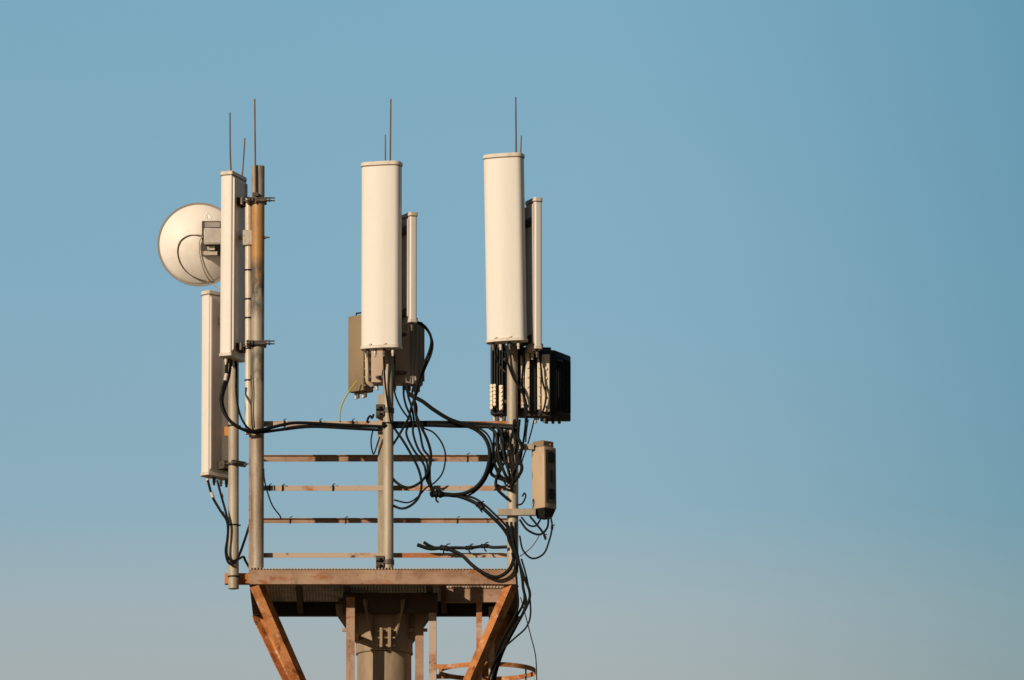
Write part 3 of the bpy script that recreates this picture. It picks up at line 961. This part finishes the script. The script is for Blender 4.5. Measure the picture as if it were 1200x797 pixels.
# plan: front edge at px 643, side face runs right and back
plan = [(-0.10, 0.02), (-0.02, -0.05), (0.02, -0.05), (0.14, 0.10), (0.14, 0.2), (-0.10, 0.2)]
hh = (P(648, 411, PY + .16) - base).length
def loop(z, s_):
    return [b.bm.verts.new(base + Vector((x_ * s_, y_, z))) for x_, y_ in plan]
A = loop(0.0, 1.0)
Bv = [b.bm.verts.new(base + Vector((x_, y_, hh - max(0, x_ + 0.02) * 0.16))) for x_, y_ in plan]
for k in range(6):
    b.bm.faces.new((A[k], A[(k + 1) % 6], Bv[(k + 1) % 6], Bv[k]))
b.bm.faces.new(A[::-1]); b.bm.faces.new(Bv)
bmesh.ops.bevel(b.bm, geom=b.bm.edges[:], offset=0.006, segments=1, affect='EDGES')
b.build('body', M['rru_dark'], root)
dirx = (Vector((0.14, 0.10, 0)) - Vector((0.02, -0.05, 0)))
nrm = Vector((dirx.y, -dirx.x, 0)).normalized()
b = MB()
for k in range(9):
    c = base + Vector((0.02, -0.05, 0)) + dirx * (0.12 + 0.76 * k / 8) + nrm * 0.008
    z1_ = hh - (0.02 + 0.12 * (0.12 + 0.76 * k / 8) + 0.02) * 0.16 - 0.05
    b.box(c + Vector((0, 0, (z1_ + 0.05) / 2)), (0.004, 0.02, z1_ - 0.05), rot=Matrix.Rotation(math.atan2(dirx.y, dirx.x), 3, 'Z'))
b.build('grille', M['black'], root)
b = MB()
b.tube([base + Vector((0.03, -0.055, hh - 0.09)), base + Vector((0.035, -0.085, hh - 0.09)), base + Vector((0.07, -0.045, hh - 0.09)), base + Vector((0.07, 0.0, hh - 0.09))], 0.007, n=8, smooth=False)
b.build('handle', M['hardware'], root)
for k in range(3):
    b = MB()
    b.cyl(base + Vector((-0.05 + 0.05 * k, 0.06, -0.04)), base + Vector((-0.05 + 0.05 * k, 0.06, 0.002)), 0.013, n=10)
    b.build('connector', M['hardware'], root)
for f in (0.15, 0.85):
    b = MB()
    b.bounds(base + Vector((-0.32, 0.05, hh * f - 0.02)), base + Vector((-0.099, 0.07, hh * f + 0.02)))
    b.build('mounting_arm', M['hardware'], root)

# ---- small beige unit on two arms at the right
sb = P(638, 597, PY - 0.02)
su = thing('radio_unit', 'small upright beige box with round grilles held on two arms right of the corner pole', 'radio unit', sb)
su['_world'] = (0, 0, 0)
hs = (P(638, 525, PY - 0.02) - sb).length
ws, ds = 0.142, 0.135
b = MB()
b.box((0, 0, hs / 2), (ws, ds, hs), bev=0.008, seg=2)
b.build('body', M['rru_tan'], su)
b = MB()
b.bounds((-ws / 2 + 0.012, -ds / 2 + 0.02, hs + 0.0005), (ws / 2 - 0.004, ds / 2, hs + 0.05), bev=0.006)
b.cyl((0.02, -ds / 2 + 0.022, hs + 0.022), (0.02, -ds / 2 + 0.008, hs + 0.022), 0.007, n=8)
b.build('top_hood', M['rru_olive'], su)
b = MB()
b.bounds((-ws / 2 + 0.012, -ds / 2 - 0.004, 0.04), (ws / 2 - 0.012, -ds / 2 - 0.0005, hs - 0.025))
b.build('face_plate', M['plate_brown'], su)
fy = -ds / 2 - 0.0042
for zc in (0.115, hs - 0.085):
    b = MB()
    b.cyl((0, fy, zc), (0, fy - 0.006, zc), 0.043, n=20)
    for k in range(5):
        b.bounds((-0.04, fy - 0.009, zc - 0.034 + k * 0.017 - 0.003), (0.04, fy - 0.0055, zc - 0.034 + k * 0.017 + 0.003))
    b.build('round_grille', M['black'], su)
b = MB()
b.bounds((-0.014, fy - 0.005, hs / 2 - 0.035), (0.014, fy, hs / 2 + 0.06), bev=0.001)
b.build('slot', M['black'], su)
b = MB()
b.prism([(-ws / 2 + 0.006, -ds / 2 + 0.006), (ws / 2 - 0.006, -ds / 2 + 0.006), (ws / 2 - 0.006, ds / 2 - 0.006), (-ws / 2 + 0.006, ds / 2 - 0.006)], (0, 0, -0.0005), (0, 0, -0.075), (1, 0, 0), (0, 1, 0), taper=0.62)
b.build('cable_boot', M['black'], su)
su.rotation_euler = (0, R(-0.8), R(48))
bpy.context.view_layer.update()
inv = su.matrix_world.inverted()
for (ya, yb, x0_, x1_) in ((520, 527, 582, 626), (596, 604, 583, 628)):
    a = P(x0_, yb, PY - 0.075); c = P(x1_, ya, PY - 0.075)
    b = MB()
    b.bounds((a.x, PY - 0.075, a.z), (c.x, PY - 0.02 - 0.025, c.z), bev=0.004)
    bmesh.ops.transform(b.bm, matrix=inv, verts=b.bm.verts[:])
    b.build('arm', M['galv'], su)

# ------------------------------------------------------------------ cables
def cable(pts, label, r=1.6, m='cable', Y=-0.03, group=None, name='cable', blobs=(), tape=()):
    w = [P(p[0], p[1], p[2] if len(p) > 2 else Y) for p in pts]
    b = MB()
    b.tube(w, r * 1.12 * U, n=8, sub=7)
    if not blobs and not tape:
        o = b.build(name, M[m])
        return tag(o, label, 'cable', group)
    t = thing(name, label, 'cable', w[0], group)
    b.build('sheath', M[m], t)
    for (x_, y_, s_) in blobs:
        yy = min(((p[0] - x_) ** 2 + (p[1] - y_) ** 2, (p[2] if len(p) > 2 else Y)) for p in pts)[1]
        c = P(x_, y_, yy)
        b = MB()
        kk = min(range(len(w)), key=lambda q: (w[q] - c).length)
        tg = (w[min(kk + 1, len(w) - 1)] - w[max(kk - 1, 0)]).normalized()
        c = w[kk]
        L_ = s_ * U
        b.lathe([(0, -L_ * 1.2), (L_ * 0.35, -L_ * 1.1), (L_ * 0.6, -L_ * 0.5), (L_ * 0.45, -L_ * 0.2), (L_ * 0.62, 0.0), (L_ * 0.5, L_ * 0.4), (L_ * 0.62, L_ * 0.7), (L_ * 0.35, L_ * 1.0), (0, L_ * 1.1)], c, tg, n=10)
        dn = Vector((0.3 * random.uniform(-1, 1), -0.1, -1)).normalized()
        b.tube([c, c + dn * L_ * 0.8, c + dn * L_ * 1.3 + Vector((L_ * 0.4, 0, 0))], 0.9 * U, n=6)
        b.tube([c, c - dn * L_ * 0.7 + Vector((L_ * 0.3, -0.01, 0)), c - dn * L_ * 0.9 + Vector((L_ * 0.9, -0.01, 0))], 0.7 * U, n=6)
        b.build('connector_block', M['black'], t)
    for (x_, y_, x2, y2) in tape:
        b = MB()
        b.cyl(P(x_, y_, Y), P(x2, y2, Y), (r + 0.6) * U, n=10)
        b.build('tape', M['tape'], t)
    return t

G1 = 'black cables at the left poles'
cable([(266, 422, .08), (265, 440, .02), (261, 457, -.10), (259, 470, -.10), (264, 486, -.10), (276, 499, -.10), (293, 505, -.06), (310, 503, -.02), (333, 497.5, .06), (352, 495.5, .08), (400, 498, .09), (448, 500, .10)],
      'black cable from the upper left panel sweeping across the stained pole onto the top rail', r=1.7, group=G1, Y=-.09, tape=((265.6, 438, 264, 446), (259.6, 465, 259.4, 470)))
cable([(271, 422, .16), (268, 442, .06), (262, 460, -.09), (261, 474, -.09), (268, 491, -.09), (284, 503, -.08), (300, 507, -.03), (330, 503.5, .04), (365, 500, .08), (410, 502, .085), (448, 504, .09)],
      'second black cable under the first, sagging below the top rail to the middle pole', r=1.6, group=G1, Y=-.08)
cable([(277, 422, .24), (277, 440, .16), (277, 462, -.07), (281, 485, -.07), (290, 501, -.06), (302, 506, -.03), (318, 505, .03), (345, 500, .07)],
      'thin black cable dropping straight from the upper left panel along its pole', r=1.2, group=G1)
cable([(243.5, 563, 0.420), (249, 582, 0.400), (258, 598, 0.340), (266, 611, 0.310), (267, 628, 0.310), (264.5, 645, 0.310), (267, 658, 0.310), (273, 661, 0.310), (280, 651, 0.320), (287, 632, 0.210), (293.5, 612, 0.240)],
      'black cable looping under the lower left panel and back up', r=1.4, group=G1, Y=.40, tape=((247.5, 577, 250, 584), (260, 600, 262, 604)))
cable([(254.5, 563, 0.420), (259, 580, 0.390), (264, 598, 0.330), (267.5, 615, 0.310), (266, 636, 0.310), (266, 650, 0.310), (271, 657, 0.310), (278, 656, 0.310), (285, 652.5, 0.190), (287.5, 657, 0.220), (292, 665, 0.240)],
      'black cable from the lower left panel curling round the pole foot to the platform', r=1.3, group=G1, Y=.40, tape=((259, 578, 260.5, 583),))
cable([(309, 549, .02), (309.6, 560, .03), (312.6, 574, .05), (319, 592, .09), (328, 604.5, .12), (329, 609, .13)], 'thin dark cable sagging from the stained pole beside the rails', r=0.8, group=G1)
cable([(294, 440, .0), (295.5, 460, -.0), (294.5, 480, .0), (296.5, 500, .0)], 'thin greenish cable running up the stained pole beside the thin pipe', r=0.7, m='cable_grey', group=G1)
# dish cables
wd = [(238, 276), (230, 275.5), (220, 276.5), (211, 283), (208, 295), (211, 308), (219, 319), (230, 326), (242, 330)]
b = MB(); b.tube([on_dish(x_, y_, 0.012) if i > 0 else dframe(x_, y_, 0.06) for i, (x_, y_) in enumerate(wd)], 0.6 * U, n=8); tag(b.build('cable', M['cable_grey']), 'thin dark cable looping over the back of the dish', 'cable', 'cables on the dish')
wd = [(238, 277), (234, 283), (234, 297), (238, 314), (243, 325), (249, 333)]
b = MB(); b.tube([on_dish(x_, y_, 0.02) if i > 0 else dframe(x_, y_, 0.06) for i, (x_, y_) in enumerate(wd)] + [P(256, 338, DY - .1), P(266, 345, DY - .05)], 0.6 * U, n=8); tag(b.build('cable', M['cable_tan']), 'tan cable hanging down the dish towards the lower panel', 'cable', 'cables on the dish')
# orange tag behind the pole
a = P(263, 511, LY + .05); c = P(270, 500, LY + .05)
b = MB(); b.bounds((a.x, LY + .042, a.z), (c.x + .03, LY + .062, c.z), bev=.003); tag(b.build('marker_tag', M['orange']), 'small orange marker behind the lower left panel pole', 'tag')

G2 = 'black cables hanging about the middle pole'
cable([(473, 371, .02), (485, 376, -.02), (497, 382, -.03), (505, 395, -.03), (504, 409, -.03), (497, 427, -.02), (490, 447, .0), (486, 466, .0), (487, 484, .0), (493, 499, .0), (500.5, 515, .01), (505, 532, .02), (503, 549, .02), (495, 563, .02), (482, 571, .03), (472, 570, .04), (463, 564, .06), (457, 556, .10)],
      'long black cable arching over the dark radio unit and coiling down past three rails', r=1.5, group=G2)
cable([(477, 371, .03), (489, 378, -.0), (500, 386, -.02), (506.5, 400, -.02), (505, 415, -.02), (497, 434, .0), (492, 452, .01), (483, 474, .01), (479, 489, .01), (470, 506, .03), (460, 522, .07), (455, 530, .11)],
      'black cable beside the arching one, bending left behind the middle pole', r=1.3, group=G2)
cable([(455, 488, .11), (463, 503, .05), (472, 516, .03), (482, 533, .03), (490.5, 550, .03), (494, 567, .03), (491, 582, .03), (482, 592, .03), (471, 596, .04), (460, 592, .08), (454, 586, .11)],
      'black cable drooping to the lowest loop right of the middle pole', r=1.4, group=G2)
cable([(486, 496, .04), (497, 502, .03), (508, 507, .02), (517.6, 519, .02), (522, 534, .02), (519, 553, .03), (510, 565, .04), (499, 572, .04), (490, 582, .04), (478, 589, .05), (462, 586, .08)],
      'thin black cable making the widest loop right of the middle pole', r=0.9, group=G2)
cable([(476, 450, .08), (479, 461, .05), (487, 466, .01), (496, 471, .0), (508, 480, .0), (526, 491, .01), (545, 498, .02), (560, 505, .02), (570, 516, .0), (574, 532, -.02), (570, 553, -.02), (560, 569, .0), (545, 578, .03), (528, 580, .05), (512, 579, .06)],
      'thick black cable swinging out and back below the top rail beside the right pole', r=2.1, group=G2, blobs=((505, 579, 8), (519, 578, 8)))
cable([(530, 492, .04), (548, 497, .03), (562, 502, .03), (573, 512, .0), (577.5, 530, -.01), (573, 553, -.01), (563, 570, .02), (548, 581, .05), (533, 582, .06), (518, 580, .06)],
      'slimmer black cable following the thick one round its bend', r=1.1, group=G2)
cable([(520, 580, .06), (535, 581, .05), (550, 586, .03), (562.5, 593, .0), (575, 604, -.02), (588, 617, -.03), (596.5, 630, -.03), (601, 642, -.03), (602, 655, -.04), (595.5, 669, -.05), (582, 676.5, -.05), (567, 672, -.05), (553, 662, -.03), (540, 650, .02), (521, 642.5, .05), (504, 643, .06), (489, 638.5, .07)],
      'thick black cable running down the rails to a U bend over the platform beam', r=2.0, group=G2, blobs=((563, 593, 6), (524, 643, 6)))
cable([(520, 578, .06), (540, 580, .05), (556, 584, .03), (568, 592, .0), (580, 603, -.03), (591, 614, -.03), (600, 628, -.04), (605, 648, -.04), (606, 668, -.04)],
      'black cable beside the thick one, ending down the corner pole', r=1.2, group=G2)
cable([(594, 641, .0), (578, 641.5, .03), (568, 640, .05), (550, 642, .06), (531, 642, .07), (513, 642.5, .07), (504, 640, .07), (496.5, 635.5, .07)],
      'short black cable lying along the lowest rail with lumpy connectors', r=1.7, group=G2, blobs=((567.5, 637.5, 5), (549, 641.5, 5)))
cable([(448, 499, .02), (470, 499.5, .07), (500, 498, .085), (530, 499, .085), (560, 499.5, .08), (590, 500.5, .03), (606, 502, .0)], 'black cable bundle strapped along the right half of the top rail', r=2.2, group=G2)
cable([(448, 496, .02), (470, 495.5, .07), (500, 494.5, .095), (540, 495, .09), (575, 497, .06), (604, 499, .0)], 'second black cable strapped on top of the right half of the top rail', r=1.4, group=G2)
cable([(418, 447, .15), (409, 459, .14), (402, 471, .13), (398.5, 482, .12), (398, 494, .12)], 'yellow cable hanging from the olive radio unit to the top rail', r=0.8, m='cable_yellow', group=G2)
cable([(437.6, 502, .1), (435, 514, .1), (435.5, 525, .1), (438, 532, .1), (442, 521, .1), (445, 512, .1)], 'thin black loop hanging from the top rail left of the middle pole', r=0.8, group=G2)
cable([(449.5, 412, -.04), (450, 430, -.03), (451.5, 450, -.01), (454, 470, -.0), (457.5, 492, .0), (461, 500, .03)], 'thin black cable dropping from the middle panel down its pole', r=1.0, group=G2)
cable([(462, 412, -.04), (462.5, 430, .0), (461.5, 446, .0), (463, 462, .03), (470, 478, .04), (480, 492, .05)], 'black cable dropping right of the middle pole from the panel connectors', r=1.0, group=G2)
cable([(429.5, 411, -.05), (430, 420, -.02), (430.5, 436, .0), (431, 447, .03), (436, 452, .05)], 'pale cable dropping from the middle panel beside the warm grey radio box', r=2.2, m='rru_cream', group=G2)
cable([(430, 495, .12), (431.5, 490, .11), (434, 487.5, .10), (436, 490, .10), (438, 485.5, .10)], 'small twisted black tie end on the top rail left of the middle pole', r=1.2, group=G2)

G3 = 'black cables hanging about the right corner pole'
cable([(589, 402, -.03), (592, 414, -.03), (596, 428, -.01), (602, 443, -.0), (610, 456, .02), (616, 470, .04), (618, 486, .05)], 'black cable crossing in front of the right corner pole under the panel', r=1.3, group=G3)
cable([(582, 402, -.03), (581, 415, .05), (585, 428, .08), (592, 436, .06)], 'short black cable curling under the left end of the rightmost front panel', r=1.2, group=G3)
cable([(611, 404, -.02), (613, 425, .06), (612, 450, .07), (615, 475, .07), (616, 495, .06), (613, 520, .04), (609, 545, .03)], 'black cable dropping right of the corner pole past the cream ribs', r=1.2, group=G3)
cable([(632, 412, .05), (634, 430, .05), (636, 448, .055), (640, 462, .055), (637, 480, .06), (630, 492, .06)], 'black cable looping over the cream cooling ribs', r=1.1, group=G3)
cable([(572, 500, .02), (581, 508, -.02), (583, 524, -.03), (586, 540, -.03), (592, 556, -.03), (598, 566, -.0)], 'black cable dropping from the top rail onto the corner pole, left of the others', r=1.7, group=G3)
cable([(578, 498, .02), (588, 506, -.02), (589, 522, -.03), (592, 540, -.03), (597, 554, -.02)], 'black cable beside the right corner pole under the top rail', r=1.5, group=G3)
cable([(603, 492, .0), (601, 506, -.02), (598, 520, -.03), (601, 538, -.03), (603, 556, -.01)], 'black cable winding down the front of the corner pole', r=1.6, group=G3)
cable([(609, 492, .02), (607, 508, -.02), (605, 525, -.02), (605, 545, -.02), (601, 560, -.01)], 'black cable on the right side of the corner pole above the small box', r=1.4, group=G3)
cable([(584, 500, .02), (583, 512, .0), (579, 526, .0), (580, 542, .0), (586, 556, .0), (594, 570, .02)], 'thin black cable bowing left of the corner pole', r=1.0, group=G3)
cable([(626, 492, .06), (622, 508, .04), (617, 525, .02), (612, 540, .0), (609, 556, .0)], 'thin black cable slanting from the black cabinet down to the corner pole', r=0.8, group=G3)
cable([(619, 492, .06), (617, 505, .04), (616, 518, .02)], 'short black cable end under the black cabinet', r=0.8, group=G3)
cable([(594.0, 612, -.03), (596.0, 632, -.04), (604.0, 650, -.05), (611.0, 668, -.06), (613.0, 688, -.06), (616.0, 710, -.04), (604.0, 735, .05), (591.0, 760, .15), (583.0, 782, .22), (579.0, 800, .26), (574.0, 830, .3)],
      'thick black cable leaving the platform corner and dropping behind the brace', r=1.6, group=G3)
cable([(599.0, 612, -.03), (601.0, 635, -.05), (607.0, 655, -.06), (614.0, 676, -.07), (621.0, 697, -.06), (614.0, 717, -.04), (600.0, 740, .05), (587.0, 765, .15), (578.0, 790, .22), (572.0, 825, .3)],
      'second thick black cable beside the first at the platform corner', r=1.5, group=G3)
cable([(604.0, 612, -.02), (605.0, 640, -.04), (609.0, 662, -.06), (612.5, 684, -.05), (614.0, 705, -.02), (602.0, 728, .08), (590.0, 750, .18), (580.0, 775, .26), (572.0, 800, .3), (566.0, 830, .33)],
      'black cable hugging the corner brace on its right', r=1.3, group=G3)
cable([(600.0, 648, -.06), (604.0, 668, -.07), (606.0, 688, -.04), (607.0, 712, .0), (598.0, 732, .06), (586.0, 755, .14), (576.0, 785, .24)],
      'thin black cable close behind the right orange brace', r=1.1, group=G3)
cable([(611, 655, -.04), (617, 676, -.05), (621, 702, -.05), (621.5, 722, -.05), (616, 736, -.03), (603, 748, .02), (592, 758, .08), (582, 771, .15), (575, 785, .2)],
      'thin black cable bowing out right of the platform corner', r=1.0, group=G3)
cable([(610, 700, -.03), (616, 722, .05), (622, 745, .2), (627, 765, .4), (628.5, 780, .6), (629, 800, .736)], 'thin dark wire dropping to the right side of the cage hoop', r=0.6, m='cable_grey', group=G3)
cable([(609, 628, -.02), (613, 645, -.05), (624, 654.5, -.06), (637, 649, -.06), (643.5, 634, -.05), (647, 618, -.03), (645.5, 606, -.02)], 'black cable in a wide loop under the small beige box', r=1.0, group=G3, blobs=((646.8, 618, 3),))
cable([(609, 609, -.03), (618, 621, -.05), (632, 626.5, -.05), (641, 619, -.04), (643, 606, -.02)], 'black cable in a shallow loop under the small beige box', r=1.2, group=G3)
cable([(611, 606, -.03), (619, 615, -.05), (628, 616, -.05), (635, 606, -.03)], 'black cable in the smallest loop under the small beige box', r=1.0, group=G3)
cable([(621, 605, -.03), (630, 616, -.05), (637, 625, -.05), (638.5, 629, -.05)], 'short black cable with a loose plug under the small beige box', r=1.2, group=G3, blobs=((638, 628, 3),))
cable([(606, 592, .0), (612, 590, -.05), (616, 582, -.06), (614.5, 578, -.06), (612, 582, -.06)], 'small black hooked cable end above the lower arm of the beige box', r=0.9, group=G3)
cable([(632, 628, -.05), (624, 640, -.04), (615, 648, -.02), (609, 652, .0)], 'thin grey wire slanting from the loose plug to the corner pole', r=0.5, m='cable_grey', group=G3)

rt = random.Random(11)
for k in range(8):
    x0 = 578 + k * 4.2
    pts = []
    yy = 499.0
    x_ = x0
    while yy < 572 - (k % 3) * 9:
        pts.append((x_, yy, 0.07 if yy < 500 else -.02 - .012 * (k % 4) + (0.06 if abs(x_ - 600) > 12 else 0)))
        yy += rt.uniform(9, 14)
        x_ = max(577, min(612, x_ + rt.uniform(-7, 7)))
    pts.append((600 + rt.uniform(-5, 5), yy, .0))
    cable(pts, 'black cable in the dense tangle round the corner pole, level with the upper rails', r=rt.uniform(1.1, 1.9), group='tangled cables round the corner pole')
for k in range(3):
    pts = [(474 + 6 * k, 450, .14), (473 + 5 * k, 462, .05), (476 + 6 * k, 476, .02), (482 + 3 * k, 492, .05), (476 + 8 * k, 507, .03), (484 + 6 * k, 526, .03), (497 + 3 * k, 545 - 4 * k, .03), (500 + 2 * k, 562, .04), (508, 577, .06)]
    cable(pts, 'black cable in the loose bundle hanging from the middle radio units to the rails', r=1.2, group='bundle of cables below the middle radio units')

for o in list(bpy.data.objects):
    if '_world' in o:
        del o['_world']
